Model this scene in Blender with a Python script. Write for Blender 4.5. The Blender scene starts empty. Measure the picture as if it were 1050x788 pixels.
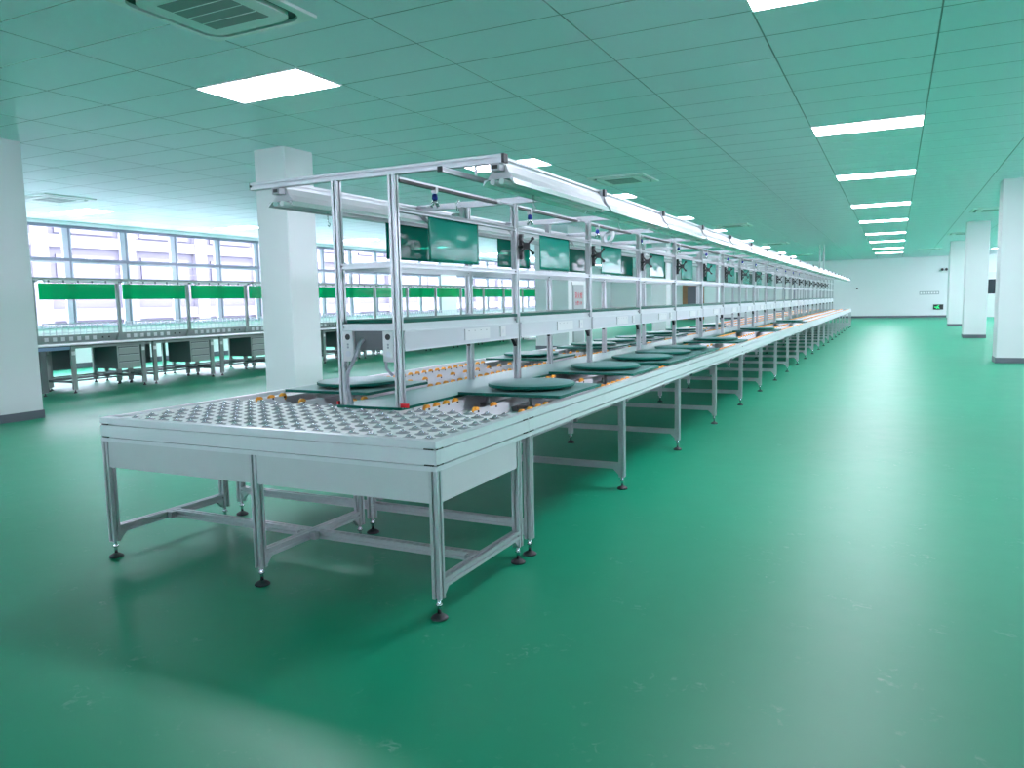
import bpy, bmesh, math, random
from mathutils import Vector, Matrix
random.seed(7)
SC = bpy.context.scene
COL = SC.collection
PI = math.pi

# ------------------------------------------------------------------ materials
def nmat(name):
    m = bpy.data.materials.new(name); m.use_nodes = True
    nt = m.node_tree; nt.nodes.clear()
    out = nt.nodes.new('ShaderNodeOutputMaterial')
    return m, nt, out
def pbr(name, col, rough=0.5, metal=0.0, coat=0.0, spec=0.5, emit=None, estr=0.0, var=0.0, vscale=8.0):
    m, nt, out = nmat(name)
    b = nt.nodes.new('ShaderNodeBsdfPrincipled')
    b.inputs['Base Color'].default_value = (*col, 1)
    b.inputs['Roughness'].default_value = rough
    b.inputs['Metallic'].default_value = metal
    b.inputs['Coat Weight'].default_value = coat
    b.inputs['Specular IOR Level'].default_value = spec
    if emit:
        b.inputs['Emission Color'].default_value = (*emit, 1)
        b.inputs['Emission Strength'].default_value = estr
    if var > 0:
        tc = nt.nodes.new('ShaderNodeTexCoord'); nz = nt.nodes.new('ShaderNodeTexNoise')
        nz.inputs['Scale'].default_value = vscale; nz.inputs['Detail'].default_value = 4
        nt.links.new(tc.outputs['Object'], nz.inputs['Vector'])
        mx = nt.nodes.new('ShaderNodeMix'); mx.data_type = 'RGBA'
        mx.inputs['A'].default_value = (*[c*(1-var) for c in col], 1)
        mx.inputs['B'].default_value = (*[min(1, c*(1+var)) for c in col], 1)
        nt.links.new(nz.outputs['Fac'], mx.inputs['Factor'])
        nt.links.new(mx.outputs['Result'], b.inputs['Base Color'])
    nt.links.new(b.outputs[0], out.inputs[0])
    return m
def sheetmat(name, tint, diff, mix, rough=0.08, gl=0.12, ior=1.16):
    """clear tinted plastic: lets tinted light through, some body colour, a glossy face"""
    m, nt, out = nmat(name)
    t = nt.nodes.new('ShaderNodeBsdfTransparent'); t.inputs[0].default_value = (*tint, 1)
    d = nt.nodes.new('ShaderNodeBsdfDiffuse'); d.inputs[0].default_value = (*diff, 1)
    g = nt.nodes.new('ShaderNodeBsdfGlossy'); g.inputs['Roughness'].default_value = rough
    f = nt.nodes.new('ShaderNodeFresnel'); f.inputs[0].default_value = ior
    mt = nt.nodes.new('ShaderNodeMath'); mt.operation = 'ADD'; mt.inputs[1].default_value = gl*0.02
    ge = nt.nodes.new('ShaderNodeNewGeometry'); iv = nt.nodes.new('ShaderNodeMath'); iv.operation = 'SUBTRACT'; iv.inputs[0].default_value = 1
    mu = nt.nodes.new('ShaderNodeMath'); mu.operation = 'MULTIPLY'
    nt.links.new(ge.outputs['Backfacing'], iv.inputs[1]); nt.links.new(iv.outputs[0], mu.inputs[0]); nt.links.new(f.outputs[0], mu.inputs[1])
    nt.links.new(mu.outputs[0], mt.inputs[0])
    m1 = nt.nodes.new('ShaderNodeMixShader'); m1.inputs[0].default_value = mix
    m2 = nt.nodes.new('ShaderNodeMixShader')
    nt.links.new(t.outputs[0], m1.inputs[1]); nt.links.new(d.outputs[0], m1.inputs[2])
    nt.links.new(mt.outputs[0], m2.inputs[0]); nt.links.new(m1.outputs[0], m2.inputs[1]); nt.links.new(g.outputs[0], m2.inputs[2])
    nt.links.new(m2.outputs[0], out.inputs[0])
    return m
def emis(name, col, s):
    m, nt, out = nmat(name)
    e = nt.nodes.new('ShaderNodeEmission'); e.inputs[0].default_value = (*col, 1); e.inputs[1].default_value = s
    nt.links.new(e.outputs[0], out.inputs[0]); return m

M = {}
M['alu'] = pbr('aluminium', (.56, .58, .60), .34, .7, var=.04, vscale=30)
M['alu_flat'] = pbr('anodised_rail', (.72, .75, .77), .38, .45, var=.03, vscale=12)
M['panel'] = pbr('grey_panel', (.60, .64, .64), .45, var=.03)
M['duct'] = pbr('duct_plastic', (.66, .68, .71), .4)
M['white'] = pbr('white_plastic', (.80, .81, .81), .35)
M['steel'] = pbr('sheet_steel', (.80, .81, .83), .45, .1, var=.05)
M['ballplate'] = pbr('ball_plate', (.95, .95, .96), .5)
M['chrome'] = pbr('chrome', (.6, .62, .64), .18, 1.0)
M['cup'] = pbr('ball_cup', (.36, .38, .40), .35, .3)
M['black'] = pbr('black_plastic', (.015, .016, .018), .4)
M['rubber'] = pbr('rubber', (.03, .03, .035), .55)
M['orange'] = pbr('orange_wheel', (1.0, .42, .04), .35)
M['mat_top'] = pbr('esd_mat', (.13, .29, .27), .30, var=.06, vscale=15)
M['mat_edge'] = pbr('esd_edge', (.0, .125, .088), .45, spec=.2)
M['red'] = pbr('red_cap', (.8, .01, .02), .35)
M['blue'] = pbr('blue_hook', (.01, .03, .35), .3)
M['pillar'] = pbr('pillar_paint', (.74, .755, .775), .5, var=.01, vscale=2)
M['wall'] = pbr('wall_paint', (.86, .875, .885), .55, var=.01, vscale=1)
M['base'] = pbr('grey_base', (.13, .14, .17), .4)
M['tile_paint'] = pbr('ceiling_tile', (.87, .90, .97), .38, var=.012, vscale=1.3)
M['tgroove'] = pbr('ceiling_groove', (.40, .42, .44), .4, .6)
M['winframe'] = pbr('window_frame', (.19, .20, .26), .4, .2)
M['winwhite'] = pbr('window_white', (.46, .47, .55), .4)
M['lamp'] = emis('led_panel', (.98, .93, 1.10), 36.0)
M['lampframe'] = pbr('lamp_frame', (.9, .9, .9), .4)
M['tube'] = pbr('lamp_tube', (.85, .9, .9), .15)
M['lighthouse'] = pbr('light_housing', (.66, .67, .69), .3)
M['reflector'] = pbr('light_reflector', (.62, .72, .70), .25, .4)
M['ac'] = pbr('ac_plastic', (.86, .88, .87), .35)
M['acdark'] = pbr('ac_dark', (.02, .025, .025), .5)
M['acgrille'] = pbr('ac_grille', (.24, .28, .27), .5)
M['bench'] = pbr('bench_paint', (.30, .34, .325), .4)
M['benchdark'] = pbr('bench_side', (.13, .15, .16), .4)
M['benchtop'] = pbr('bench_top', (.68, .71, .72), .3)
M['drawer'] = pbr('drawer_front', (.42, .46, .44), .4)
M['rackwhite'] = pbr('rack_bar', (.75, .77, .82), .4)
M['sheet_near'] = sheetmat('green_sheet', (.12, .58, .46), (.015, .30, .225), .72)
M['sheet_shaded'] = sheetmat('green_sheet_shaded', (.04, .44, .32), (.0, .15, .105), .75)  # same plastic, with the shade of the window side put into its colour
M['sheet_bench'] = sheetmat('bench_green', (.04, .72, .34), (.0, .45, .20), .5)
M['glass'] = sheetmat('window_glass', (.96, .97, 1), (1, 1, 1), 0.0, .02, .1)
M['doorgrey'] = pbr('door_grey', (.08, .09, .11), .35)
M['wood'] = pbr('door_wood', (.35, .16, .07), .5, var=.15, vscale=6)
M['hydrant'] = pbr('hydrant_grey', (.42, .45, .47), .35, .3)
M['redtext'] = pbr('red_text', (.7, .02, .05), .5)
M['signgreen'] = emis('sign_green', (.05, .9, .3), 1.2)
M['signblack'] = pbr('sign_black', (.02, .025, .025), .3)
M['darkglass'] = pbr('dark_glass', (.02, .03, .035), .08)
M['doorpale'] = pbr('door_pale', (.72, .78, .73), .5)
M['cable'] = pbr('grey_conduit', (.38, .40, .44), .45)
M['facade'] = pbr('facade_paint', (.105, .105, .128), .8, spec=.1)
M['facadew'] = pbr('facade_white', (.135, .135, .155), .8)
M['facadeg'] = pbr('facade_panel', (.085, .085, .112), .6)
M['blueapron'] = pbr('blue_apron', (.25, .36, .55), .4)
M['addground'] = pbr('added_ground_grey', (.47, .47, .49), .9, spec=.1)
M['pitshade'] = pbr('pit_shade', (.10, .105, .11), .5)  # dark deck colour stands in for the shade below wheels and trays

def floor_material():
    m, nt, out = nmat('green_epoxy')
    N = nt.nodes.new; Lk = nt.links.new
    tc = N('ShaderNodeTexCoord')
    b = N('ShaderNodeBsdfPrincipled')
    n1 = N('ShaderNodeTexNoise'); n1.inputs['Scale'].default_value = .55; n1.inputs['Detail'].default_value = 5
    n2 = N('ShaderNodeTexNoise'); n2.inputs['Scale'].default_value = 3.2; n2.inputs['Detail'].default_value = 8; n2.inputs['Roughness'].default_value = .7
    n3 = N('ShaderNodeTexNoise'); n3.inputs['Scale'].default_value = 22; n3.inputs['Detail'].default_value = 4; n3.inputs['Distortion'].default_value = 1.2
    for n in (n1, n2, n3): Lk(tc.outputs['Object'], n.inputs['Vector'])
    # scuffs: only where two noises agree
    r2 = N('ShaderNodeValToRGB'); r2.color_ramp.elements[0].position = .55; r2.color_ramp.elements[1].position = .72
    r3 = N('ShaderNodeValToRGB'); r3.color_ramp.elements[0].position = .56; r3.color_ramp.elements[1].position = .68
    Lk(n2.outputs['Fac'], r2.inputs[0]); Lk(n3.outputs['Fac'], r3.inputs[0])
    mul = N('ShaderNodeMath'); mul.operation = 'MULTIPLY'
    Lk(r2.outputs[0], mul.inputs[0]); Lk(r3.outputs[0], mul.inputs[1])
    mul2 = N('ShaderNodeMath'); mul2.operation = 'MULTIPLY'; mul2.inputs[1].default_value = .6
    Lk(mul.outputs[0], mul2.inputs[0])
    c1 = N('ShaderNodeMix'); c1.data_type = 'RGBA'
    c1.inputs['A'].default_value = (.000, .275, .145, 1); c1.inputs['B'].default_value = (.000, .325, .172, 1)
    Lk(n1.outputs['Fac'], c1.inputs['Factor'])
    c2 = N('ShaderNodeMix'); c2.data_type = 'RGBA'
    Lk(mul2.outputs[0], c2.inputs['Factor']); Lk(c1.outputs['Result'], c2.inputs['A']); c2.inputs['B'].default_value = (.30, .50, .42, 1)
    Lk(c2.outputs['Result'], b.inputs['Base Color'])
    rr = N('ShaderNodeMapRange'); rr.inputs['To Min'].default_value = .38; rr.inputs['To Max'].default_value = .5
    Lk(n2.outputs['Fac'], rr.inputs['Value']); Lk(rr.outputs[0], b.inputs['Roughness'])
    b.inputs['Specular IOR Level'].default_value = .5
    bp = N('ShaderNodeBump'); bp.inputs['Strength'].default_value = .02; bp.inputs['Distance'].default_value = .02
    Lk(n2.outputs['Fac'], bp.inputs['Height']); Lk(bp.outputs[0], b.inputs['Normal'])
    Lk(b.outputs[0], out.inputs[0]); return m
M['floor'] = floor_material()

# ------------------------------------------------------------------ mesh builder
class MB:
    def __init__(s): s.v = []; s.f = []; s.m = []; s.mats = []; s.cur = 0; s.smooth = []; s.sm = False
    def mat(s, key):
        if key not in s.mats: s.mats.append(key)
        s.cur = s.mats.index(key); return s
    def face(s, ids): s.f.append(ids); s.m.append(s.cur); s.smooth.append(s.sm)
    def add(s, vs, fs):
        o = len(s.v); s.v += [tuple(p) for p in vs]
        for f in fs: s.face([i+o for i in f])
    def box(s, x0, x1, y0, y1, z0, z1):
        vs = [(x, y, z) for x in (x0, x1) for y in (y0, y1) for z in (z0, z1)]
        s.add(vs, [(0, 1, 3, 2), (4, 6, 7, 5), (0, 4, 5, 1), (2, 3, 7, 6), (0, 2, 6, 4), (1, 5, 7, 3)]); return s
    def prism(s, poly, axis, a0, a1):
        n = len(poly)
        def P(p, a):
            return {'z': (p[0], p[1], a), 'y': (p[0], a, p[1]), 'x': (a, p[0], p[1])}[axis]
        vs = [P(p, a0) for p in poly] + [P(p, a1) for p in poly]
        fs = [(i, (i+1) % n, n+(i+1) % n, n+i) for i in range(n)]
        fs += [tuple(range(n-1, -1, -1)), tuple(range(n, 2*n))]
        s.add(vs, fs); return s
    def prof(s, axis, a0, a1, c1, c2, w1, w2):
        """slotted aluminium extrusion, cross-section w1 x w2 about (c1, c2)"""
        def side(L):
            n = max(1, round(L/.04)); st = L/n
            pts = []
            for i in range(n):
                c = -L/2+st*(i+.5)
                pts += [(c-.0055, 0), (c-.0055, .003), (c-.0075, .003), (c-.0075, .0118), (c+.0075, .0118), (c+.0075, .003), (c+.0055, .003), (c+.0055, 0)]
            return pts
        P = []
        h1, h2 = w1/2, w2/2
        P.append((-h1, -h2)); P += [(t, -h2+d) for t, d in side(w1)]
        P.append((h1, -h2)); P += [(h1-d, t) for t, d in side(w2)]
        P.append((h1, h2)); P += [(-t, h2-d) for t, d in side(w1)]
        P.append((-h1, h2)); P += [(-h1+d, -t) for t, d in side(w2)]
        s.prism([(c1+a, c2+b) for a, b in P], axis, a0, a1); return s
    def cyl(s, p0, p1, r0, n=12, r1=None):
        r1 = r0 if r1 is None else r1
        p0 = Vector(p0); p1 = Vector(p1); d = (p1-p0).normalized()
        u = d.orthogonal().normalized(); w = d.cross(u)
        vs = [p0+(u*math.cos(2*PI*i/n)+w*math.sin(2*PI*i/n))*r0 for i in range(n)] + \
             [p1+(u*math.cos(2*PI*i/n)+w*math.sin(2*PI*i/n))*r1 for i in range(n)]
        o = len(s.v); s.v += [tuple(p) for p in vs]
        keep = s.sm; s.sm = True
        for i in range(n): s.face([o+i, o+(i+1) % n, o+n+(i+1) % n, o+n+i])
        s.sm = keep
        s.face([o+i for i in range(n-1, -1, -1)]); s.face([o+n+i for i in range(n)]); return s
    def tube(s, pts, r, n=8):
        pts = [Vector(p) for p in pts]; o = len(s.v); u = None
        for i, p in enumerate(pts):
            d = (pts[min(i+1, len(pts)-1)]-pts[max(i-1, 0)]).normalized()
            u = d.orthogonal().normalized() if u is None else (u-d*u.dot(d)).normalized()
            w = d.cross(u)
            s.v += [tuple(p+(u*math.cos(2*PI*k/n)+w*math.sin(2*PI*k/n))*r) for k in range(n)]
        keep = s.sm; s.sm = True
        for i in range(len(pts)-1):
            for k in range(n): s.face([o+i*n+k, o+i*n+(k+1) % n, o+(i+1)*n+(k+1) % n, o+(i+1)*n+k])
        s.sm = keep
        s.face([o+k for k in range(n-1, -1, -1)]); s.face([o+(len(pts)-1)*n+k for k in range(n)]); return s
    def lathe(s, prof, c, n=16, smooth=True):
        """prof: list of (r, z); axis z through c"""
        o = len(s.v)
        for r, z in prof:
            s.v += [(c[0]+r*math.cos(2*PI*k/n), c[1]+r*math.sin(2*PI*k/n), c[2]+z) for k in range(n)]
        keep = s.sm; s.sm = smooth
        for i in range(len(prof)-1):
            for k in range(n): s.face([o+i*n+k, o+i*n+(k+1) % n, o+(i+1)*n+(k+1) % n, o+(i+1)*n+k])
        s.sm = keep
        s.face([o+k for k in range(n-1, -1, -1)]); s.face([o+(len(prof)-1)*n+k for k in range(n)]); return s
    def mesh(s, name):
        me = bpy.data.meshes.new(name); me.from_pydata(s.v, [], s.f)
        for k in s.mats: me.materials.append(M[k])
        me.polygons.foreach_set('material_index', s.m)
        me.polygons.foreach_set('use_smooth', s.smooth)
        bm = bmesh.new(); bm.from_mesh(me); bmesh.ops.recalc_face_normals(bm, faces=bm.faces); bm.to_mesh(me); bm.free()
        me.update(); return me
def mb(key): return MB().mat(key)

WL = {}
def put(name, me, parent=None, loc=(0, 0, 0), rz=0.0, kind=None, label=None):
    """link one mesh object; loc is relative to the parent"""
    o = bpy.data.objects.new(name, me); COL.objects.link(o)
    o.location = loc; o.rotation_euler = (0, 0, rz)
    if parent: o.parent = parent
    if kind: o['kind'] = kind
    if label: o['label'] = label
    return o
def pw(name, b, parent, kind=None, label=None):
    """part authored in world coordinates under a parent (or grand-parent) placed with top()"""
    base = Vector(WL.get(parent.name, (0, 0, 0)))
    o = put(name, b.mesh(name), parent, -base, kind=kind, label=label)
    WL[o.name] = (0, 0, 0)
    return o
def top(name, label, cat, loc=(0, 0, 0), group=None, rz=0.0):
    o = bpy.data.objects.new(name, None); COL.objects.link(o); o.empty_display_size = .1
    o.location = loc; o.rotation_euler = (0, 0, rz)
    o['label'] = label; o['category'] = cat
    if group: o['group'] = group
    WL[o.name] = tuple(loc); return o
def tag(o, label, cat, group=None):
    o['label'] = label; o['category'] = cat
    if group: o['group'] = group
    return o
def struct(name, b, parent=None):
    return put(name, b.mesh(name), parent, kind='structure')
ORD = ['first', 'second', 'third', 'fourth', 'fifth', 'sixth', 'seventh', 'eighth', 'ninth', 'tenth', 'eleventh', 'twelfth',
       'thirteenth', 'fourteenth', 'fifteenth', 'sixteenth', 'seventeenth', 'eighteenth', 'nineteenth', 'twentieth',
       'twenty-first', 'twenty-second', 'twenty-third', 'twenty-fourth']

# ------------------------------------------------------------------ camera (solved from the photograph)
CX, CY, CZ, YAW, PITCH, ROLL, FPX = 1.61625, -2.55377, 1.28142, .46236, -.10552, -.02082, 789.48
fx = Vector((-math.sin(YAW)*math.cos(PITCH), math.cos(YAW)*math.cos(PITCH), math.sin(PITCH)))
rt = Vector((math.cos(YAW), math.sin(YAW), 0)); up = rt.cross(fx)
r2 = rt*math.cos(ROLL)+up*math.sin(ROLL); u2 = -rt*math.sin(ROLL)+up*math.cos(ROLL)
cam = bpy.data.cameras.new('camera'); co = bpy.data.objects.new('camera', cam); COL.objects.link(co)
co.matrix_world = Matrix(((r2.x, u2.x, -fx.x, CX), (r2.y, u2.y, -fx.y, CY), (r2.z, u2.z, -fx.z, CZ), (0, 0, 0, 1)))
cam.sensor_fit = 'HORIZONTAL'; cam.sensor_width = 36; cam.lens = FPX/1050*36; cam.clip_end = 300
SC.camera = co

# ------------------------------------------------------------------ room
HC = 3.283; XL = -14.92; XR = 9.5; YB = -11.0; YF = 45.3
GX, GY = -4.1485, 2.6722
struct('floor', mb('floor').box(XL-.2, XR+.2, YB-.2, YF+.2, -.15, 0))
# suspended ceiling of 1.2 x 0.6 m tiles with open joints
cb = mb('tile_paint')
nx0 = math.floor((XL-GX)/1.2); nx1 = math.ceil((XR-GX)/1.2); ny0 = math.floor((YB-GY)/.6); ny1 = math.ceil((YF-GY)/.6)
G = .006; GD = .010
tmp_v = []
for i in range(nx0, nx1):
    for j in range(ny0, ny1):
        x0 = GX+i*1.2; x1 = x0+1.2; y0 = GY+j*.6; y1 = y0+.6
        vs = [(x0+G, y0+G, HC), (x1-G, y0+G, HC), (x1-G, y1-G, HC), (x0+G, y1-G, HC),
              (x0, y0, HC+GD), (x1, y0, HC+GD), (x1, y1, HC+GD), (x0, y1, HC+GD)]
        cb.cur = 0
        cb.add(vs, [(0, 1, 2, 3)])
        o = len(cb.v)-8
        cb.mat('tgroove')
        for a, b_, c, d in ((0, 4, 5, 1), (1, 5, 6, 2), (2, 6, 7, 3), (3, 7, 4, 0)): cb.face([o+a, o+b_, o+c, o+d])
ceil = struct('ceiling', cb)
struct('ceiling_slab', mb('wall').box(XL-.2, XR+.2, YB-.2, YF+.2, HC+.02, HC+.15))
struct('wall_far', mb('wall').box(XL-.2, XR+.2, YF, YF+.2, 0, HC+.1))
struct('wall_back', mb('wall').box(XL-.2, XR+.2, YB-.2, YB, 0, 2.35).box(XL-.2, XR+.2, YB-.2, YB, 3.0, HC+.1))
struct('wall_right', mb('wall').box(XR, XR+.2, YB, 30, 0, 2.62).box(XR, XR+.2, 30, YF, 0, 1.7).box(XR, XR+.2, YB, YF, 3.15, HC+.1))
struct('baseboard_far', mb('base').box(XL, XR, YF-.02, YF, 0, .11))
struct('baseboard_right', mb('base').box(XR-.02, XR, YB, YF, 0, .11))
# window wall
SILL = .95; HEAD = 3.2
MY0 = 8.69-1.425*11
wl = mb('wall').box(XL-.2, XL, YB, YF, 0, SILL).box(XL-.2, XL, YB, YF, HEAD, HC+.1)
wl.box(XL-.2, XL, 24.37, 25.6, SILL, HEAD).box(XL-.2, XL, 38.5, YF, SILL, HEAD)
struct('wall_left', wl)
struct('baseboard_left', mb('base').box(XL, XL+.02, YB, YF, 0, .12))
def window(n, y0, y1):
    b = mb('winframe')
    b.box(XL-.09, XL-.01, y1-.045, y1, SILL, HEAD)
    b.box(XL-.07, XL-.01, y0, y1-.045, HEAD-.07, HEAD)
    b.box(XL-.07, XL-.01, y0, y1-.045, 2.40, 2.47)
    b.mat('winwhite')
    b.box(XL-.08, XL-.015, y1-.17, y1-.045, SILL, HEAD-.07)
    b.box(XL-.08, XL-.015, y0, y0+.03, SILL, HEAD-.07)
    b.box(XL-.10, XL+.03, y0, y1, SILL-.03, SILL+.03)
    b.box(XL-.07, XL-.02, y0+.03, y1-.17, 2.36, 2.40)
    w = struct('window_%d' % n, b)
    g = MB().mat('glass').box(XL-.045, XL-.04, y0+.03, y1-.17, SILL+.03, HEAD-.07)
    put('window_pane', g.mesh('pane'), w)
n = 1
for k in range(22):
    window(n, MY0+1.425*k, MY0+1.425*(k+1)); n += 1
for k in range(9):
    window(n, 25.6+1.43*k, 25.6+1.43*(k+1)); n += 1
# added clerestory windows in the unseen aisle side and back walls, sized for fill light
b = mb('winframe').box(XR+.03, XR+.09, YB, YF, 3.09, 3.15).box(XR+.03, XR+.09, YB, 30, 2.62, 2.68).box(XR+.03, XR+.09, 30, YF, 1.7, 1.76)
y = YB+.05
while y < YF:
    b.box(XR+.03, XR+.09, y, y+.06, 2.68 if y < 30 else 1.76, 3.09); y += 2.2
w = struct('window_41', b)
put('window_pane', mb('glass').box(XR+.055, XR+.06, YB, YF, 1.76, 3.09).mesh('pane'), w)
b = mb('winframe').box(XL, XR, YB-.09, YB-.03, 2.94, 3.0).box(XL, XR, YB-.09, YB-.03, 2.35, 2.41)
x = XL+.05
while x < XR:
    b.box(x, x+.06, YB-.09, YB-.03, 2.41, 2.94); x += 2.2
w = struct('window_42', b)
put('window_pane', mb('glass').box(XL, XR, YB-.06, YB-.055, 2.41, 2.94).mesh('pane'), w)
# neighbouring block outside the windows
fb = mb('facade').box(-31, -30, -30, 90, -4, 7)
for k in range(28):
    y = -28+k*4.1
    fb.mat('facadew').box(-30, -29.75, y, y+.7, -4, 7)
    for z in (-1.2, 2.2, 4.6):
        fb.mat('facadeg').box(-30, -29.93, y+1.1, y+3.8, z, z+1.5)
fb.mat('facadew')
for z in (.9, 4.0): fb.box(-30, -29.8, -30, 90, z, z+.5)
struct('exterior_building', fb)
struct('added_ground', mb('addground').box(-80, XL-.3, -60, 120, -4.2, -4).box(XR+.3, 80, -60, 120, -4.2, -4).box(XL-.3, XR+.3, -60, YB-.3, -4.2, -4))  # unseen ground, added to cut the sky light coming from below

# pillars
def pillar(n, x0, x1, y0, y1):
    c = .012
    poly = [(x0+c, y0), (x1-c, y0), (x1, y0+c), (x1, y1-c), (x1-c, y1), (x0+c, y1), (x0, y1-c), (x0, y0+c)]
    p = struct('column_%d' % n, mb('pillar').prism(poly, 'z', .1, HC+.01))
    e = .006
    b = struct('column_baseboard', mb('base').box(x0-e, x1+e, y0-e, y1+e, 0, .10), p)
    return p
pillar(1, -8.25, -7.66, 2.65, 3.24)
pillar(2, -5.79, -5.28, 5.04, 5.575)
pillar(3, -7.1, -6.14, 16.45, 17.65)
pillar(4, -5.89, -5.38, 23.4, 23.95)
pillar(5, -6.13, -5.55, 32.6, 33.15)
pillar(6, 3.27, 3.83, 13.88, 14.42)
pillar(7, 3.36, 3.92, 22.9, 23.45)
pillar(8, 3.45, 4.0, 31.9, 32.45)
pillar(9, 3.9, 4.4, 41.2, 41.7)
pillar(10, 3.27, 3.83, 4.9, 5.45) if False else None

# ------------------------------------------------------------------ ceiling lamps and air conditioners
lampf = MB().mat('lampframe')
for a in ((-.6, .6, -.3, -.285), (-.6, .6, .285, .3), (-.6, -.585, -.285, .285), (.585, .6, -.285, .285)): lampf.box(*a, -.012, .004)
lampf_me = lampf.mesh('lamp_frame'); lampd_me = mb('lamp').box(-.585, .585, -.285, .285, -.009, 0).mesh('lamp_diffuser')
rows = [0, 8, 15, 23, 30, 38, 45, 53, 60]
def lamp(i, j, label):
    t = top('ceiling_light', label, 'ceiling light', (GX+i*1.2+.6, GY+j*.6+.3, HC), 'square LED panels in the ceiling')
    put('frame', lampf_me, t); put('diffuser', lampd_me, t)
for r, j in enumerate(rows):
    lamp(4, j, 'LED ceiling panel over the open aisle, %s of its row from the near end' % ORD[r])
    lamp(0, j, 'LED ceiling panel above the window side of the assembly line, %s from its near end' % ORD[r])
    if r > 0: lamp(-8, j, 'LED ceiling panel by the window wall, %s of its row' % ORD[r-1])
    if r > 0: lamp(8, j, 'LED ceiling panel beyond the aisle pillars, %s of its row' % ORD[r-1])

def rrect(w, h, r, n=6):
    P = []
    for cx, cy, a in ((w/2-r, h/2-r, 0), (-w/2+r, h/2-r, 90), (-w/2+r, -h/2+r, 180), (w/2-r, -h/2+r, 270)):
        for k in range(n+1):
            t = math.radians(a+90*k/n); P.append((cx+r*math.cos(t), cy+r*math.sin(t)))
    return P
def ring(b, A, B, z0, z1):
    """flat band between two outlines with equal point counts, z0 outer, z1 inner"""
    n = len(A); o = len(b.v)
    b.v += [(p[0], p[1], z0) for p in A]+[(p[0], p[1], z1) for p in B]
    for k in range(n): b.face([o+k, o+(k+1) % n, o+n+(k+1) % n, o+n+k])
acp = mb('ac')
O = rrect(.95, .95, .012); I = rrect(.84, .84, .14); I2 = rrect(.735, .735, .11)
ring(acp, O, O, -.001, -.022); ring(acp, O, I, -.022, -.028); ring(acp, I, I, -.028, -.001)
acp_me = acp.mesh('panel')
acs = mb('acdark'); ring(acs, rrect(.845, .845, .14), rrect(.70, .70, .11), -.004, -.004); acs_me = acs.mesh('slot')
aci = mb('ac'); aci.prism(I2, 'z', -.034, -.002)
aci_me = aci.mesh('inner')
acg = mb('acgrille').box(-.245, .245, -.245, .245, -.038, -.03)
acg.mat('ac')
for k in range(-1, 2): acg.box(-.245, .245, k*.123-.004, k*.123+.004, -.040, -.03)
acg_me = acg.mesh('grille')
def cassette(x, y, label):
    t = top('air_conditioner', label, 'air conditioner', (x, y, HC), 'ceiling cassette air conditioners')
    put('outer_panel', acp_me, t); put('air_slot', acs_me, t); put('inner_cover', aci_me, t); put('grille', acg_me, t)
for k, y in enumerate((1.38, 10.0, 19.6, 28.0, 37.4)):
    cassette(-2.5, y, 'ceiling cassette air conditioner above the assembly line, %s from its near end' % ORD[k])
cassette(-11.75, 6.3, 'ceiling cassette air conditioner over the workbench rows by the windows')
cassette(3.67, 19.5, 'ceiling cassette air conditioner between the first two aisle pillars')
cassette(3.6, 27.6, 'ceiling cassette air conditioner between the second and third aisle pillars')
cassette(2.9, 37.0, 'ceiling cassette air conditioner over the aisle by the white end wall')

# ------------------------------------------------------------------ shared small meshes
foot = mb('chrome').cyl((0, 0, .018), (0, 0, .09), .008, 10)
foot.cyl((0, 0, .055), (0, 0, .063), .014, 6)
foot.mat('rubber').lathe([(.033, 0), (.036, .004), (.033, .010), (.019, .019), (.010, .023)], (0, 0, 0), 18)
foot_me = foot.mesh('foot')
leg_me = mb('alu').prof('z', .085, .618, 0, 0, .04, .04).mesh('leg')
bolt_key = 'chrome'
def add_leg(t, x, y, me=leg_me):
    b = Vector(WL[t.name])
    l = put('leg', me, t, Vector((x, y, 0))-b)
    put('foot', foot_me, l); return l
def gusset(b, x, y, z, dx, dy, s=.04):
    """small triangular corner bracket under a brace, running in the (dx, dy) direction from the leg face"""
    w = .014
    if dx: b.prism([(x, z), (x+dx*s, z), (x, z-s)], 'y', y-w, y+w)
    else: b.prism([(y, z), (y+dy*s, z), (y, z-s)], 'x', x-w, x+w)
W = 2.02; H = .7395
def rail_poly(outer, inner, sgn):
    """side rail 122 mm high with two grooves on its outer face; outer at coordinate `outer`, sgn = direction to the outside"""
    t = sgn
    P = [(outer, .617), (outer, .637), (outer-t*.014, .637), (outer-t*.014, .644), (outer, .644), (outer, .702), (outer-t*.014, .702), (outer-t*.014, .709), (outer, .709), (outer, H), (inner, H), (inner, .617)]
    return P

# ------------------------------------------------------------------ ball transfer table at the near end
T = top('ball_transfer_table', 'aluminium ball transfer table at the near end of the assembly line', 'roller table', (-W/2, .44, 0))
JY = .872
r = mb('alu_flat'); r.prism(rail_poly(0, .04, -1), 'x', -W, 0); pw('front_rail', r, T)
r = mb('alu_flat'); r.prism(rail_poly(0, -.04, 1), 'y', .0405, JY-.001); pw('side_rail', r, T)
r = mb('alu_flat'); r.prism(rail_poly(-W, -W+.04, -1), 'y', .0405, JY-.001); pw('side_rail', r, T)
def dash(x, y, z, axis):
    b = mb('black')
    n = 5; q = .006
    P = []
    for k in range(n): P += [(k*.009-.0225, .0028), (k*.009-.0225+q, .0028), (k*.009-.0225+q, .0012), (k*.009-.0225+.009, .0012)]
    P = P + [(a, -c) for a, c in reversed(P)]
    if axis == 'x': b.prism([(x+a, z+c) for a, c in P], 'y', y-.0005, y+.0065)
    else: b.prism([(y+a, z+c) for a, c in P], 'x', x-.0065, x+.0005)
    return b
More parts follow.
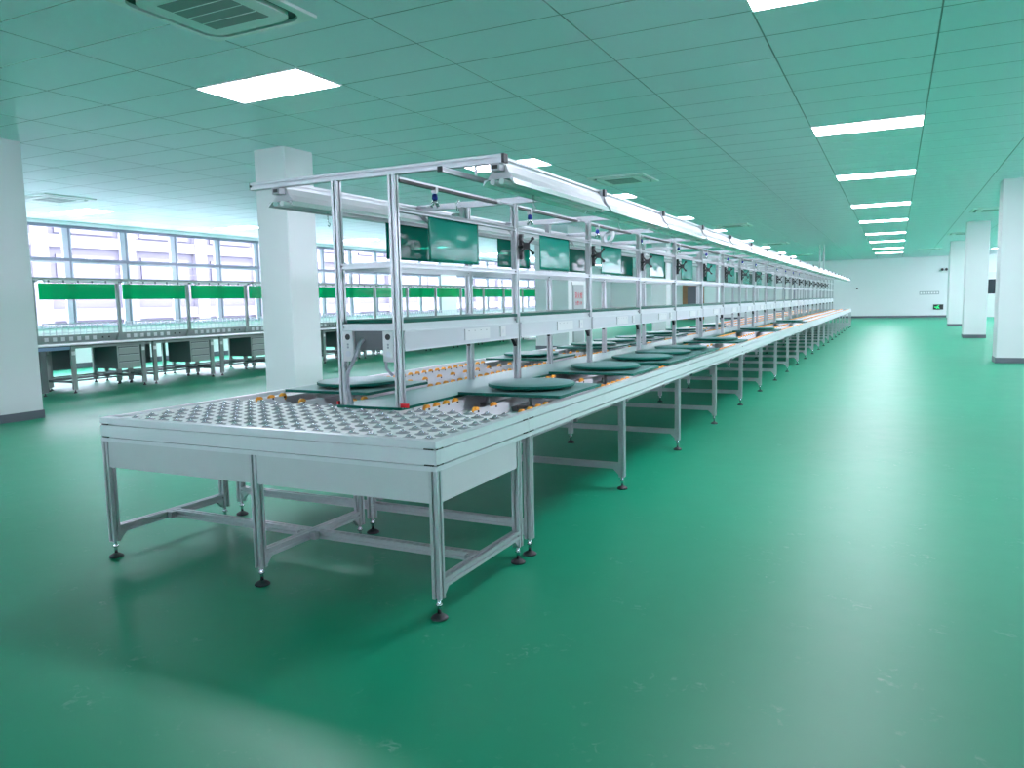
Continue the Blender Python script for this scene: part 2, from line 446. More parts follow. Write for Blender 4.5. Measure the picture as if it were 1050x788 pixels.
for z in (.6405, .7055):
    pw('joint_strip', dash(-.035, 0, z, 'x'), T); pw('joint_strip', dash(-W+.035, 0, z, 'x'), T)
    pw('joint_strip', dash(0, .035, z, 'y'), T); pw('joint_strip', dash(0, JY-.035, z, 'y'), T)
BZ = H-.010
bpl = mb('ballplate').box(-W+.04, -.04, .04, .80, BZ-.004, BZ)
bpl.box(-W+.04, -.04, .80, .803, BZ-.06, BZ)
pw('ball_plate', bpl, T)
bu = mb('cup').lathe([(.031, 0), (.031, .0022), (.019, .0035), (.016, .0085), (.0122, .0092)], (0, 0, 0), 18)
bu.mat('chrome').lathe([(.012, .006), (.0115, .011), (.0085, .0145), (.004, .0165), (.001, .017)], (0, 0, 0), 12)
bu_me = bu.mesh('ball_unit')
balls = []
for a in range(19):
    for c in range(8):
        balls.append((-.085-a*.0985, .085+c*.098))
balls = [p for p in balls if p[1] < .8 and not (p[1] > .72 and -1.14 < p[0] < -.60)]
balls.sort(key=lambda p: (p[0]-CX)**2+(p[1]-CY)**2)
for p in balls[:100]: put('ball_unit', bu_me, T, Vector((*p, BZ))-Vector(WL[T.name]))
rest = MB()
for p in balls[100:]:
    rest.mat('cup').lathe([(.031, 0), (.031, .0022), (.019, .0035), (.016, .0085), (.0122, .0092)], (*p, BZ), 14)
    rest.mat('chrome').lathe([(.012, .006), (.0115, .011), (.0085, .0145), (.001, .017)], (*p, BZ), 10)
pw('ball_unit_field', rest, T, kind='stuff')
# skirts
pw('skirt_panel', mb('panel').box(-.965, -.042, .006, .012, .483, .6165), T)
pw('skirt_panel', mb('panel').box(-W+.042, -1.005, .006, .012, .483, .6165), T)
pw('skirt_panel', mb('panel').box(-.012, -.006, .042, .735, .483, .6165), T)
pw('skirt_panel', mb('panel').box(-W+.006, -W+.012, .042, .735, .483, .6165), T)
for x in (-.02, -.985, -W+.02):
    for y in (.021, .757): add_leg(T, x, y)
for x in (-.02, -.985, -W+.02):
    b = mb('alu').prof('y', .042, .736, x, .147, .04, .04)
    gusset(b, x, .042, .127, 0, 1); gusset(b, x, .736, .127, 0, -1)
    pw('brace', b, T)
for a, c in ((-.965, -.041), (-W+.041, -1.006)):
    b = mb('alu').prof('x', a, c, .385, .147, .04, .04)
    b.mat('cup').box(a, a+.035, .366-.035, .366, .13, .164); b.box(c-.035, c, .366-.035, .366, .13, .164)
    pw('brace', b, T)
for y in (.757,):
    b = mb('alu').prof('x', -.965, -.041, y, .59, .04, .04).prof('x', -W+.041, -1.006, y, .59, .04, .04)
    pw('top_bar', b, T)

# ------------------------------------------------------------------ conveyor sections
LANES = {'aisle': ((-.62, .1), (-.325, .2), (-.055, .1)), 'window': ((-1.185, .1), (-1.49, .2), (-1.815, .1))}
TRAYS = {'aisle': [1.645, 2.97, 3.93, 4.60, 5.28, 7.0, 10.15, 14.3], 'window': [1.46, 4.13, 5.83, 6.58, 7.42, 8.70, 9.95, 12.2]}
TC = {'aisle': -.345, 'window': -1.5}
TS = .33
wh = mb('orange').cyl((-.010, 0, 0), (.010, 0, 0), .024, 16)
wh.mat('black').cyl((-.019, 0, 0), (.019, 0, 0), .0055, 8)
wheel_me = wh.mesh('wheel')
def channel_spans(lane, a, b):
    """wheel channels run between the stop gaps in front of each tray"""
    cuts = sorted(c-.26 for c in TRAYS[lane] if a+.3 < c-.26 < b-.3)
    s = a; out = []
    for c in cuts:
        if c-.06 > s+.2: out.append((s, c-.06))
        s = max(s, c+.20)
    out.append((s, b)); return out
def conveyor(idx, y0, nb, pitch, label, endcap=False):
    y1 = y0+nb*pitch
    t = top('conveyor_table', label, 'conveyor table', (-W/2, (y0+y1)/2, 0), 'conveyor tables of the assembly line')
    r = mb('alu_flat'); r.prism(rail_poly(0, -.04, 1), 'y', y0+.001, y1-.001); pw('side_rail', r, t)
    r = mb('alu_flat'); r.prism(rail_poly(-W, -W+.04, -1), 'y', y0+.001, y1-.001); pw('side_rail', r, t)
    if endcap:
        r = mb('alu_flat'); r.prism([(q[0], q[1]) for q in rail_poly(y1+.04, y1, 1)], 'x', -W, 0); pw('end_rail', r, t)
    for z in (.6405, .7055): pw('joint_strip', dash(0, y0+.035, z, 'y'), t)
    # deck under the wheels and the covered middle strip
    d = mb('pitshade').box(-W+.04, -1.10, y0, y1, .600, .606).box(-.68, -.04, y0, y1, .600, .606)
    pw('deck', d, t)
    c = mb('steel').box(-1.10, -1.085, y0, y1, .60, H-.009).box(-.695, -.68, y0, y1, .60, H-.009)
    pw('strip_side', c, t)
    ys = max(y0, .885)
    for lane in LANES:
        for (x, p) in LANES[lane]:
            for (a, e) in channel_spans(lane, y0, y1):
                b = mb('steel')
                sx = x-.013 if lane == 'aisle' else x+.013
                wdt = .0018
                poly = [(a, .606), (a, H-.011), (e-.05, H-.011), (e, .64), (e, .606)]
                b.prism(poly, 'x', x+.012, x+.014); b.prism(poly, 'x', x-.014, x-.012)
                hw = .085 if p > .15 else .05
                xa = max(x-hw, -W+.041 if lane == 'window' else -.678); xb = min(x+hw, -1.102 if lane == 'window' else -.041)
                b.box(xa, x-.014, a, e-.02, .664, .668); b.box(x+.014, xb, a, e-.02, .664, .668)
                b.prism([(xa, .668), (xa+.002, .668), (xa+.002, .640), (xa, .640)], 'y', a, e-.02)
                pw('wheel_channel', b, t)
    if idx == 0 or True:
        sh = mb('steel').box(-W+.04, -1.87, y0, y1, H-.03, H-.026)
        pw('side_shelf', sh, t)
    # wheels
    ws = []
    for lane in LANES:
        for (x, p) in LANES[lane]:
            for (a, e) in channel_spans(lane, y0, y1):
                y = a+.03 if p < .15 else a+.04
                while y < e-.03:
                    if not any(abs(y-c) < TS-.035 for c in TRAYS[lane]): ws.append((x, y))
                    y += p
    ws.sort(key=lambda q: (q[0]-CX)**2+(q[1]-CY)**2)
    near = ws[:100] if y0 < 13 else []
    for q in near: put('wheel', wheel_me, t, Vector((*q, H-.0165))-Vector(WL[t.name]))
    far = ws[len(near):]
    if far:
        b = MB()
        for x, y in far: b.mat('orange').cyl((x-.010, y, H-.0165), (x+.010, y, H-.0165), .024, 10); b.mat('black').cyl((x-.019, y, H-.0165), (x+.019, y, H-.0165), .0055, 6)
        pw('wheel_field', b, t, kind='stuff')
    # legs, braces
    for k in range(nb if not endcap else nb+1):
        y = y0+.0205+k*pitch
        if endcap and k == nb: y = y1-.0205
        for x in (-.02, -1.0, -W+.02): add_leg(t, x, y, leg_me if x != -1.0 else leg_me)
        b = mb('alu').prof('x', -.98, -.041, y, .160, .04, .04).prof('x', -W+.041, -1.021, y, .160, .04, .04)
        gusset(b, -.041, y, .140, -1, 0); gusset(b, -W+.041, y, .140, 1, 0)
        pw('brace', b, t)
        b = mb('alu').prof('x', -.98, -.041, y, .597, .04, .04).prof('x', -W+.041, -1.021, y, .597, .04, .04)
        pw('top_bar', b, t)
        if not (endcap and k == nb):
            b = mb('alu').prof('y', y+.021, y+pitch-(.021 if not endcap else .062), -1.0, .215, .04, .04)
            b.mat('cup').box(-.978, -.95, y+.02, y+.06, .19, .235)
            pw('spine_bar', b, t)
    return t
SECN = 4; PIT = 1.49
for i in range(5):
    conveyor(i, JY+i*SECN*PIT, SECN, PIT, ['conveyor table with orange wheels next to the ball transfer table', 'conveyor table with orange wheels, second from the ball transfer table',
        'conveyor table with orange wheels, third from the ball transfer table', 'conveyor table with orange wheels, fourth from the ball transfer table', 'conveyor table with orange wheels, fifth from the ball transfer table'][i])
conveyor(5, JY+20*PIT, 1, 1.05, 'short conveyor table closing the far end of the assembly line', True)
LEND = JY+20*PIT+1.05

# trays with turntable discs
def slab(b, x0, x1, y0, y1, z0, z1, edge, topk):
    c = .006
    P = [(x0+c, y0), (x1-c, y0), (x1, y0+c), (x1, y1-c), (x1-c, y1), (x0+c, y1), (x0, y1-c), (x0, y0+c)]
    b.mat(edge).prism(P, 'z', z0, z1-.0015); b.mat(topk).prism([(x0+.003 if x == x0 else x, y) for x, y in P], 'z', z1-.0015, z1)
tray = MB(); slab(tray, -.325, .325, -TS, TS, H+.010, H+.028, 'mat_edge', 'mat_top'); tray_me = tray.mesh('board')
dk = mb('mat_edge').lathe([(.255, 0), (.262, .004), (.262, .017), (.259, .020)], (0, 0, H+.040), 56)
dk.mat('mat_top').lathe([(.2585, .0201), (.257, .0212), (.1, .0213), (.001, .0213)], (0, 0, H+.040), 56)
disc_me = dk.mesh('disc')
hub_me = mb('black').cyl((0, 0, H+.028), (0, 0, H+.040), .12, 28).mesh('hub')
for lane in TRAYS:
    for k, y in enumerate(TRAYS[lane]):
        side = 'the aisle lane' if lane == 'aisle' else 'the window lane'
        t = top('turntable_tray', 'green square tray with round turntable on %s, %s from the ball table' % (side, ORD[k]), 'turntable tray', (TC[lane], y, 0), 'turntable trays on the conveyor')
        put('tray_board', tray_me, t); put('hub', hub_me, t); put('turntable_disc', disc_me, t)

# ------------------------------------------------------------------ overhead workstation frame
NF = 23; FP = 1.40; FY = .779
XA, XW = -.70, -1.065      # aisle side posts, window side posts
ZT = 1.94
FR = top('workstation_frame', 'aluminium overhead workstation frame standing along the middle of the assembly line', 'workstation frame', ((XA+XW)/2, FY+FP*(NF-1)/2, H))
post_me = mb('alu').prof('z', H+.0, ZT, 0, 0, .04, .04).mesh('post')
beam = mb('alu').prof('x', -1.655, -.066, 0, ZT+.02, .04, .04)
beam.mat('black').box(-.066, -.052, -.021, .021, ZT-.001, ZT+.041).box(-1.659, -1.655, -.02, .02, ZT, ZT+.04)
beam_me = beam.mesh('cross_beam')
FRB = Vector(WL[FR.name])
def fput(name, me, loc): return put(name, me, FR, Vector(loc)-FRB)
shelf = MB().mat('mat_edge').box(XW-.02, XA+.02, -FP/2+.022, FP/2-.022, 1.186, 1.206)
shelf_me = shelf.mesh('shelf_board')
rail_me = mb('alu').prof('y', -FP/2+.021, FP/2-.021, 0, 0, .036, .024).mesh('rail')
rail2_me = mb('alu').prof('y', -FP/2+.021, FP/2-.021, 0, 0, .036, .030).mesh('rail')
thin_me = mb('alu_flat').prof('y', -FP/2+.021, FP/2-.021, 0, 0, .03, .04).mesh('shelf_rail')
duct = mb('duct').box(-.03, .03, -FP/2+.021, FP/2-.021, 1.045, 1.146)
duct.mat('alu_flat').box(-.033, .033, -FP/2+.021, FP/2-.021, 1.1375, 1.146).box(-.033, .033, -FP/2+.021, FP/2-.021, 1.040, 1.048)
duct_me = duct.mesh('cable_duct')
def plate(yc, w):
    b = mb('white')
    return b
sock_big = mb('white').box(.030, .037, -.155, .155, 1.062, 1.130)
sock_big.mat('doorgrey')
for k in (-.11, -.037, .037, .11): sock_big.box(.0368, .0374, k-.006, k+.006, 1.115, 1.118)
sock_big_me = sock_big.mesh('socket_plate')
sock_s = mb('white').box(.030, .037, -.035, .035, 1.062, 1.130); sock_s.mat('rackwhite').box(.0365, .0385, -.006, .006, 1.085, 1.108)
sock_s_me = sock_s.mesh('switch_plate')
brk = mb('black'); brk.prism([(0, 1.040), (-.05, 1.040), (0, .985)], 'x', -.012, .012); brk_me = brk.mesh('bracket')
board = MB().mat('mat_top')
for k in range(NF):
    y = FY+FP*k
    for x in (XA, XW): fput('post', post_me, (x, y, 0))
    fput('cross_beam', beam_me, (0, y, 0))
    if k < NF-1:
        yc = y+FP/2
        fput('shelf_board', shelf_me, (0, yc, 0))
        for x in (XA, XW):
            s = 1 if x == XA else -1
            fput('upper_rail', rail_me, (x, yc, 1.772))
            fput('lower_rail', rail2_me, (x, yc, 1.488))
            fput('shelf_rail', thin_me, (x-s*.006, yc, 1.166))
            d = fput('cable_duct', duct_me, (x-s*.005, yc, 0))
            rzz = 0 if s > 0 else PI
            q = put('socket_plate', sock_big_me, d, (0, (.10 if s > 0 else -.10), 0), rzz)
            q = put('switch_plate', sock_s_me, d, (0, (.44 if s > 0 else -.44), 0), rzz)
            fput('corner_bracket', brk_me, (x, y+FP-.021, 0))
        fput('tool_rail', None, (0, 0, 0)) if False else None
# end cover with two duct mouths, as seen from the near end
b = mb('benchdark').box(XW+.085, XA-.085, FY-.004, FY+.004, 1.045, 1.146); pw('end_cover', b, FR)
for x in (XW+.052, XA-.052):
    b = mb('white').box(x-.032, x+.032, FY-.022, FY+.01, .985, 1.146)
    b.mat('black').cyl((x, FY-.0235, 1.115), (x, FY-.02, 1.115), .016, 16)
    b.mat('cable')
    for z in (1.075, 1.06): b.cyl((x, FY-.0235, z), (x, FY-.02, z), .006, 10)
    b.mat('rackwhite').cyl((x, FY-.0245, 1.025), (x, FY-.02, 1.025), .016, 16)
    pw('duct_mouth', b, FR, label='white end cap with round black hole')
pw('end_rail', mb('alu').prof('x', XW+.021, XA-.021, FY, 1.166, .036, .036), FR)
pw('end_rail', mb('alu').prof('x', XW+.021, XA-.021, FY, 1.49, .03, .03), FR)
b = mb('cable').tube([(-.925, FY-.004, 1.10), (-.927, FY-.035, 1.08), (-.94, FY-.045, 1.03), (-.965, FY-.05, .98), (-1.0, FY-.045, .935), (-1.018, FY-.035, .90), (-1.018, FY-.03, .83), (-.995, FY-.03, H+.012)], .0105, 10)
pw('conduit', b, FR, label='grey ribbed conduit')
b = mb('cable').tube([(-1.035, FY-.015, .985), (-1.035, FY-.03, .96), (-1.02, FY-.035, .93), (-1.02, FY-.03, .80), (-1.0, FY-.02, H+.012)], .006, 8)
pw('cable', b, FR)
pw('cable', mb('cable').tube([(-.775, FY-.015, .985), (-.76, FY-.03, .95), (-.725, FY-.03, .915)], .008, 8), FR)
pw('post_cap', mb('red').box(-.679, -.634, FY-.036, FY-.020, H+.0085, H+.030), FR, label='red plastic block at the post foot')
pw('post_cap', mb('red').box(-1.10, -1.087, FY-.03, FY-.01, H+.0085, H+.028), FR, label='red plastic block at the post foot')
# green covered middle strip under the posts, one board per section
y = .745
k = 0
while y < LEND-.05:
    y1 = min(y+4.2, LEND-.02)
    b = MB(); slab(b, -1.10, -.68, y, y1-.003, H-.008, H+.008, 'mat_edge', 'mat_top')
    pw('strip_board', b, FR); y = y1
# hanger rails with dark underside, one per bay
tr = mb('alu').box(-.014, .014, .03, 1.12, .006, .016); tr.mat('black').box(-.014, .014, .03, 1.12, -.008, .006)
tr.mat('alu').box(-.018, .018, 1.12, 1.17, -.006, .014); tr.box(-.01, .01, 0, 1.38, .004, .010)
tr_me = tr.mesh('tool_rail')
for k in range(NF-1): fput('tool_rail', tr_me, (XA, FY+FP*k+.01, ZT-.02))
# long profiles carrying the lights
lp_me = mb('alu_flat').prof('y', .021, FP-.021, 0, 0, .04, .036).mesh('light_rail')
tp_me = mb('alu').prof('y', 0, FP, 0, 0, .022, .022).mesh('side_rail')
for k in range(NF-1):
    for x in (-.105, -1.475): fput('light_rail', lp_me, (x, FY+FP*k, ZT+.02))
b = mb('alu').prof('y', .45, FY+FP*(NF-1), -.215, ZT-.062, .022, .022); b.mat('black').box(-.227, -.203, .444, .45, ZT-.074, ZT-.05)
for k in range(NF): b.mat('alu').box(-.22, -.21, FY+FP*k-.005, FY+FP*k+.005, ZT-.05, ZT)
pw('side_rail', b, FR)

# lights under the frame
hs = mb('lighthouse').prism([(-.032, 0), (.032, 0), (.045, -.035), (.075, -.070), (-.075, -.070), (-.045, -.035)], 'y', .04, FP-.04)
hs_me = hs.mesh('housing')
rf = mb('reflector'); rf.prism([(.0755, -.070), (.088, -.098), (.084, -.098), (.060, -.0715), (-.060, -.0715), (-.084, -.098), (-.088, -.098), (-.0755, -.070)], 'y', .02, FP-.02)
rf_me = rf.mesh('reflector')
tb_me = mb('tube').cyl((0, .005, 0), (0, FP-.005, 0), .014, 12).mesh('tube')
en = mb('cup').box(-.026, .026, -.014, .042, -.034, 0.0); en.mat('black').box(-.015, .015, -.016, -.013, -.026, -.008); en_me = en.mesh('end_bracket')
for x, side in ((-.105, 'aisle'), (-1.475, 'window')):
    for k in range(NF-1):
        lbl = 'white twin tube light on the %s side of the frame, %s from the near end' % (side, ORD[k])
        t = top('tube_light', lbl, 'tube light', (x, FY+FP*k, ZT), 'twin tube lights along the workstation frame')
        put('housing', hs_me, t); put('reflector', rf_me, t)
        for s in (-1, 1): put('lamp_tube', tb_me, t, (s*.024, 0, -.084))
        put('end_bracket', en_me, t, (0, 0, 0))
        if k < 8:
            hk = mb('chrome').tube([(0, .42, -.098), (0, .42, -.15), (.012, .425, -.165), (.0, .43, -.178), (-.012, .43, -.168)], .003, 6)
            put('hook', hk.mesh('hook'), t)
# sliding tool hooks on the hanger rails
hkm = mb('alu').box(-.016, .016, -.012, .012, -.02, .012)
hook_body = hkm.mesh('trolley')
hk2 = mb('blue').lathe([(.013, 0), (.017, .006), (.015, .028), (.008, .034)], (0, 0, -.056), 14); hk_blue = hk2.mesh('cap')
hk3 = mb('chrome').cyl((0, 0, -.05), (.012, .016, -.092), .009, 10).cyl((0, 0, -.05), (-.012, -.016, -.092), .009, 10); hk_legs = hk3.mesh('jaws')
for k in range(14):
    t = top('tool_hook', 'blue capped tool hook on a hanger rail, %s from the near end' % ORD[k], 'tool hook', (XA, FY+FP*k+(.40, .25, .22, .1, .2, .3)[k % 6], ZT-.026), 'sliding tool hooks above the line')
    put('trolley', hook_body, t); put('cap', hk_blue, t); put('jaws', hk_legs, t)
# coiled cable hung on a beam
b = mb('rackwhite')
for s in range(4):
    b.tube([(XA-.02+.035*math.sin(2*PI*i/16)+.004*s, FY+FP*2+.55+.01*s+.045*math.cos(2*PI*i/16), ZT-.085+.055*math.cos(2*PI*i/16)) for i in range(17)], .006, 6)
o = put('cable_coil', b.mesh('cable_coil')); tag(o, 'pale coil of cable hanging from the hanger rail in the third bay', 'cable')
# boxy white adaptors hung on the window side of the near beams
b = mb('panel').box(-.03, .03, -.02, .02, -.14, -.02); b.mat('chrome').tube([(.02, 0, .0), (.02, .03, .05), (.02, 0, .075), (.02, -.03, .05), (.02, -.025, 0)], .004, 6)
b.mat('rackwhite').box(.035, .06, -.018, .018, -.15, .02)
o = put('power_adaptor', b.mesh('power_adaptor'), None, (-1.13, FY+FP-.03, ZT-.02)); tag(o, 'small grey adaptor hooked over the second cross beam', 'adaptor')

# green plastic sheets
def sheet_mesh(w, h, seed, key):
    rnd = random.Random(seed); nx, nz = 26, 14
    vs = []; th = .0015
    a = rnd.uniform(0, 6); c = rnd.uniform(.35, .6)
    for side in (-1, 1):
        for i in range(nx+1):
            for j in range(nz+1):
                u = i/nx; v = j/nz
                wv = .0008*math.sin(a+u*9)*math.exp(-((v-c)/.08)**2)+.0002*math.sin(a*2+u*11+v*4)
                vs.append((wv+side*th, (u-.5)*w, (v-1)*h))
    b = mb(key); b.sm = True
    n1 = (nx+1)*(nz+1); fs = []
    for s in range(2):
        for i in range(nx):
            for j in range(nz):
                q = [s*n1+i*(nz+1)+j, s*n1+(i+1)*(nz+1)+j, s*n1+(i+1)*(nz+1)+j+1, s*n1+i*(nz+1)+j+1]
                fs.append(q)
    rim = [(i, 0) for i in range(nx+1)]+[(nx, j) for j in range(1, nz+1)]+[(i, nz) for i in range(nx-1, -1, -1)]+[(0, j) for j in range(nz-1, 0, -1)]
    idx = [i*(nz+1)+j for i, j in rim]
    for k in range(len(idx)): fs.append([idx[k], idx[(k+1) % len(idx)], n1+idx[(k+1) % len(idx)], n1+idx[k]])
    b.add(vs, fs); return b.mesh('green_sheet')
RY = [1.385, 2.87, 4.165, 5.655, 7.0, 8.4, 9.85, 11.2, 12.6, 14.0]
LY = [1.50, 2.915, 4.175, 5.67, 7.05, 8.45, 9.8, 11.25, 12.6, 14.0]
for k in range(10):
    o = put('green_sheet', sheet_mesh(.567, .25, k, 'sheet_near'), None, (XA, RY[k], 1.765))
    tag(o, 'translucent green plastic sheet on the aisle side posts, %s bay from the near end' % ORD[k], 'plastic sheet', 'green plastic sheets on the workstation frame')
    o = put('green_sheet', sheet_mesh(.567, .225, 40+k, 'sheet_shaded'), None, (XW, LY[k], 1.775))
    tag(o, 'translucent green plastic sheet on the window side posts, %s bay from the near end' % ORD[k], 'plastic sheet', 'green plastic sheets on the workstation frame')
# black screen mounts
mm = mb('black').box(-.012, .012, -.012, .012, -.085, .085)
mm.cyl((-.02, -.005, 0), (.045, -.05, 0), .012, 10)
mount_arm = mm.mesh('arm')
mx_ = mb('black')
for s in (-1, 1):
    mx_.prism([(-.044, -s*.050-.009), (-.044, -s*.050+.009), (.044, s*.050+.009), (.044, s*.050-.009)], 'y', -.058, -.052)
for sx in (-1, 1):
    for sz in (-1, 1): mx_.cyl((sx*.042, -.060, sz*.048), (sx*.042, -.050, sz*.048), .012, 10)
mx_.box(-.022, .022, -.060, -.05, -.022, .022)
mount_x = mx_.mesh('plate')
for k in range(1, 20):
    t = top('screen_mount', 'black cross-shaped screen mount at the aisle side post, %s from the near end' % ORD[k-1], 'screen mount', (XA+.032, FY+FP*k+.035, 1.655), 'screen mounts on the workstation posts')
    put('arm', mount_arm, t); put('mounting_plate', mount_x, t, (.035, 0, 0), .5)
# two tall cable poles at the far end
for k, x in enumerate((-1.13, -.99)):
    b = mb('alu').prof('z', ZT+.045, HC, x, 30.55, .05, .05); b.box(x-.04, x+.04, 30.51, 30.59, ZT+.040, ZT+.046)
    o = put('cable_pole', b.mesh('cable_pole')); tag(o, 'slim cable pole rising to the ceiling at the far end, %s side' % ('window', 'aisle')[k], 'cable pole')

# ------------------------------------------------------------------ workbenches by the windows
BP = 1.49; BY = 5.15; BXF = -9.9; BXB = -10.66
bt = mb('benchtop').box(BXB, BXF, .004, BP-.004, .752, .770); bt.mat('black').box(BXB+.005, BXF-.004, .006, BP-.006, .742, .752)
bt.mat('bench').box(BXB+.02, BXF-.03, .02, BP-.02, .70, .742)
bt_me = bt.mesh('bench_top')
bl = mb('bench').box(-.018, .018, -.035, .035, .05, .70); bl.mat('white').box(.0185, .020, -.03, .03, .60, .66)
bl_me = bl.mesh('bench_leg')
bf_me = mb('rubber').lathe([(.026, 0), (.028, .008), (.012, .022), (.008, .05)], (0, 0, 0), 12).mesh('bench_foot')
bs = mb('benchdark')
for y in (.05, 1.31): bs.box(BXB+.04, BXF-.07, y-.012, y+.012, .155, .19)
bs.box(BXB+.05, BXB+.08, .05, 1.31, .16, .19); bs.box(BXB+.45, BXB+.48, .05, 1.31, .16, .185)
bs_me = bs.mesh('stretcher')
cab = mb('benchdark').box(BXB+.12, BXF-.06, .825, 1.255, .315, .70); cab.mat('drawer').box(BXF-.06, BXF-.052, .825, 1.255, .315, .70)
cab_me = cab.mesh('drawer_cabinet')
dr = mb('drawer').box(-.02, .008, -.19, .19, 0, .105); dr.mat('benchdark').box(.0, .012, -.19, .19, .088, .105); dr.mat('benchtop').box(.008, .022, -.19, .19, .082, .090)
dr_me = dr.mesh('drawer')
ss = mb('bench').box(BXB, BXB+.045, .004, BP-.004, .77, .90); ss_me = ss.mesh('socket_strip')
so = mb('white').box(0, .006, -.033, .033, -.033, .033); so.mat('rackwhite').box(.006, .0065, -.002, .002, -.033, .033).box(.006, .0065, -.033, .033, -.002, .002); so_me = so.mesh('socket')
sw_me = mb('black').cyl((0, 0, 0), (.008, 0, 0), .014, 10).mesh('switch')
upr = mb('bench').box(.047, .10, -.022, .022, .77, 1.80); upr.prism([(-.09, .77), (.09, .77), (.03, .90), (-.03, .90)], 'x', .047, .10)
upr.box(-.02, .20, -.018, .018, 1.76, 1.79)
upr_me = upr.mesh('upright')
lb = mb('bench').box(BXB-.05, BXB+.16, .0, BP, 1.80, 1.835); lb.mat('white').box(BXB+.10, BXB+.15, .06, BP-.08, 1.755, 1.79)
for k in range(6): lb.mat('benchdark').box(BXB+.15, BXB+.155, .1+k*.25, .13+k*.25, 1.755, 1.80)
lb.mat('reflector').box(BXB+.02, BXB+.16, .03, BP-.05, 1.79, 1.80)
lb_me = lb.mesh('light_bar')
gp_me = mb('sheet_bench').box(BXB+.06, BXB+.068, .0, 1.345, 1.48, 1.745).mesh('green_panel')
rk = mb('rackwhite').box(BXB-.01, BXB+.01, .05, BP-.05, 1.075, 1.095).box(BXB-.01, BXB+.01, .05, BP-.05, .925, .940)
for k in range(14): rk.box(BXB-.006, BXB+.006, .06+k*.105, .075+k*.105, .90, 1.08)
rk_me = rk.mesh('bar_rack')
bl2_me = mb('benchdark').box(-.03, .03, -.045, .045, .05, .70).mesh('bench_leg')
ap_me = mb('blueapron').box(BXB+.03, BXF-.008, .1, BP-.01, .69, .741).mesh('apron')
def workbench(y, label, group, upper=True, mirror=False, plain=False):
    t = top('workbench', label, 'workbench', (0, y, 0), group)
    if mirror: t.location = (2*BXB-.05, y+BP, 0); t.rotation_euler = (0, 0, PI)
    put('bench_top', bt_me, t)
    for x in (BXF-.05, BXB+.05):
        for yy in ((.20, 1.05) if plain else (.05, 1.31)):
            l = put('leg', bl2_me if plain else bl_me, t, (x, yy, 0)); put('foot', bf_me, l)
    if plain: put('apron', ap_me, t, label='blue strip under the table top')
    else:
        put('stretcher', bs_me, t); c = put('drawer_cabinet', cab_me, t)
    for k in range(0 if plain else 3): put('drawer', dr_me, c, (BXF-.052, 1.04, .335+k*.12))
    if upper:
        s = put('socket_strip', ss_me, t)
        for k in range(7): put('socket', so_me, s, (BXB+.045, .07+k*.14, .835))
        for k in range(2): put('switch', sw_me, s, (BXB+.045, 1.06+k*.12, .835))
        put('upright', upr_me, t, (BXB+.0, 1.385, 0))
        put('light_bar', lb_me, t); put('green_panel', gp_me, t); put('bar_rack', rk_me, t)
    return t
for k in range(-1, 15):
    if k < 0: workbench(BY+BP*k, 'dark-legged workbench without drawers beside the near pillar, blue strip under its top', 'workbenches in the front row', plain=True)
    else: workbench(BY+BP*k, 'grey workbench with green panel and drawers in the front row, %s of those with drawers' % ORD[k], 'workbenches in the front row')
for k in range(-1, 12):
    workbench(BY+BP*k, 'grey workbench behind the front row facing the windows, %s from the near pillar' % ORD[k+1], 'workbenches in the back row', upper=False, mirror=True)

# ------------------------------------------------------------------ hydrant cabinet on the third pillar
hb = top('hydrant_cabinet', 'grey fire hydrant cabinet with red lettering on the side of a white pillar', 'hydrant cabinet', (-6.133, 17.15, .15))
b = mb('hydrant').box(-6.133, -6.12, 16.72, 17.52, .15, 1.72); b.mat('white').box(-6.133, -6.112, 16.68, 17.56, 1.72, 1.80); pw('body', b, hb)
pw('door', mb('hydrant').box(-6.119, -6.108, 16.76, 17.48, .98, 1.69), hb); pw('door', mb('hydrant').box(-6.119, -6.108, 16.76, 17.48, .18, .95), hb)
def text(s, size, loc, parent, rot):
    cu = bpy.data.curves.new('lettering', 'FONT'); cu.body = s; cu.size = size; cu.align_x = 'CENTER'; cu.align_y = 'CENTER'; cu.extrude = .001
    cu.materials.append(M['redtext'])
    tmp = bpy.data.objects.new('tmp', cu); COL.objects.link(tmp)
    bpy.context.view_layer.update()
    me = bpy.data.meshes.new_from_object(tmp.evaluated_get(bpy.context.evaluated_depsgraph_get()))
    bpy.data.objects.remove(tmp)
    o = bpy.data.objects.new('lettering', me); COL.objects.link(o); o['kind'] = 'stuff'; o.location = Vector(loc)-Vector(WL[parent.name]); o.rotation_euler = rot; o.parent = parent
    return o
for z in (1.42, .72):
    text('消火栓', .19, (-6.106, 17.12, z), hb, (PI/2, 0, PI/2)); text('火警 119', .13, (-6.106, 17.12, z-.2), hb, (PI/2, 0, PI/2))

# ------------------------------------------------------------------ far wall
d = MB().mat('wood').box(-10.26, -9.95, YF-.06, YF, 0, 2.12).box(-9.0, -8.9, YF-.06, YF, 0, 2.12).box(-9.95, -9.0, YF-.06, YF, 2.05, 2.12)
d = struct('door_1', d)
put('door_leaf', mb('doorgrey').box(-9.95, -9.0, YF-.04, YF-.005, 0, 2.05).mesh('leaf'), d, kind='structure')
d = struct('door_2', MB().mat('doorpale').box(5.2, 7.0, YF-.03, YF, 0, 2.35))
put('door_pane', mb('darkglass').box(5.95, 6.40, YF-.045, YF-.03, 1.22, 1.98).mesh('pane'), d, kind='structure')
put('pane_frame', mb('white').box(5.90, 6.45, YF-.038, YF-.031, 1.17, 2.03).mesh('pf'), d, kind='structure')
b = mb('winframe').box(-4.75, -3.7, YF-.03, YF, .4, 2.15)
w = struct('window_40', b)
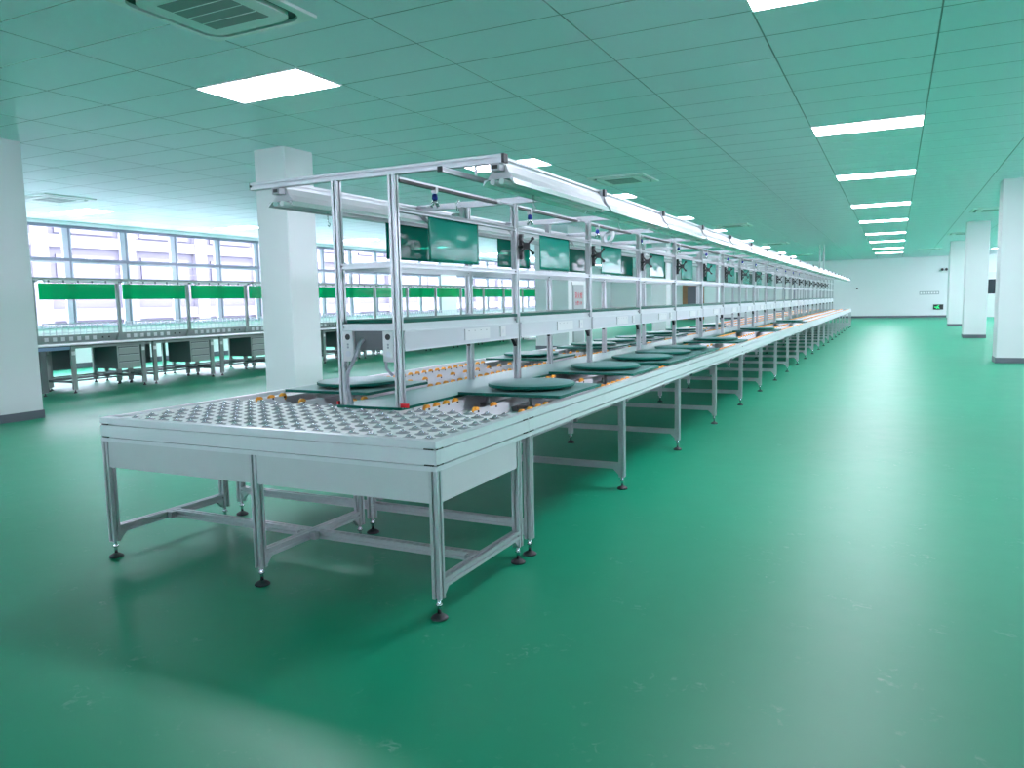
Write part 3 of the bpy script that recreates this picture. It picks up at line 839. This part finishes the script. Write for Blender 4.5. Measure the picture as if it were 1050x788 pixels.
put('window_pane', mb('lampframe').box(-4.7, -4.25, YF-.035, YF-.03, .45, 2.1).box(-4.2, -3.75, YF-.035, YF-.03, .45, 2.1).mesh('p'), w, kind='structure')
t = top('exit_sign', 'green lit running-man exit sign low on the white end wall', 'exit sign', (3.68, YF, .56))
pw('box', mb('signblack').box(3.44, 3.92, YF-.03, YF-.001, .42, .70), t)
b = mb('signgreen').box(3.50, 3.66, YF-.034, YF-.03, .53, .58)
b.cyl((3.70, YF-.034, .645), (3.70, YF-.03, .645), .028, 12)
b.prism([(3.62, .62), (3.68, .63), (3.70, .54), (3.76, .50), (3.74, .47), (3.66, .51), (3.60, .45), (3.57, .47), (3.64, .53)], 'y', YF-.034, YF-.03)
pw('pictogram', b, t, label='green running figure')
t = top('emergency_light', 'twin-head emergency light high on the white end wall', 'emergency light', (4.0, YF, 2.5))
pw('body', mb('white').box(3.75, 4.05, YF-.06, YF-.001, 2.38, 2.48), t)
for x in (3.8, 4.0): pw('lamp_head', mb('black').cyl((x, YF-.10, 2.57), (x, YF-.02, 2.57), .07, 14), t)
b = mb('hydrant').box(2.75, 3.70, YF-.02, YF-.001, 1.24, 1.42)
for k in range(7): b.mat('lampframe').box(2.79+k*.13, 2.88+k*.13, YF-.025, YF-.02, 1.28, 1.38)
o = put('switch_panel', b.mesh('switch_panel')); tag(o, 'long pale switch panel on the white end wall', 'switch panel')
b = mb('white').box(-.42, -.30, YF-.03, YF-.001, 1.60, 1.72); b.mat('black').cyl((-.36, YF-.07, 1.66), (-.36, YF-.03, 1.66), .05, 12)
o = put('wall_sensor', b.mesh('wall_sensor')); tag(o, 'small dark sensor on the white end wall above the table end', 'sensor')

# ------------------------------------------------------------------ light
wd = bpy.data.worlds.new('world'); SC.world = wd; wd.use_nodes = True
bg = wd.node_tree.nodes['Background']; bg.inputs[0].default_value = (.92, .91, 1.06, 1); bg.inputs[1].default_value = 13.0
SC.view_settings.view_transform = 'Standard'; SC.view_settings.look = 'None'
SC.view_settings.exposure = 0.34; SC.view_settings.gamma = 1.0
SC.view_settings.use_curve_mapping = False
cy = SC.cycles
cy.max_bounces = 8; cy.diffuse_bounces = 5; cy.glossy_bounces = 4; cy.transparent_max_bounces = 16; cy.caustics_reflective = False; cy.caustics_refractive = False
cy.sample_clamp_indirect = 8
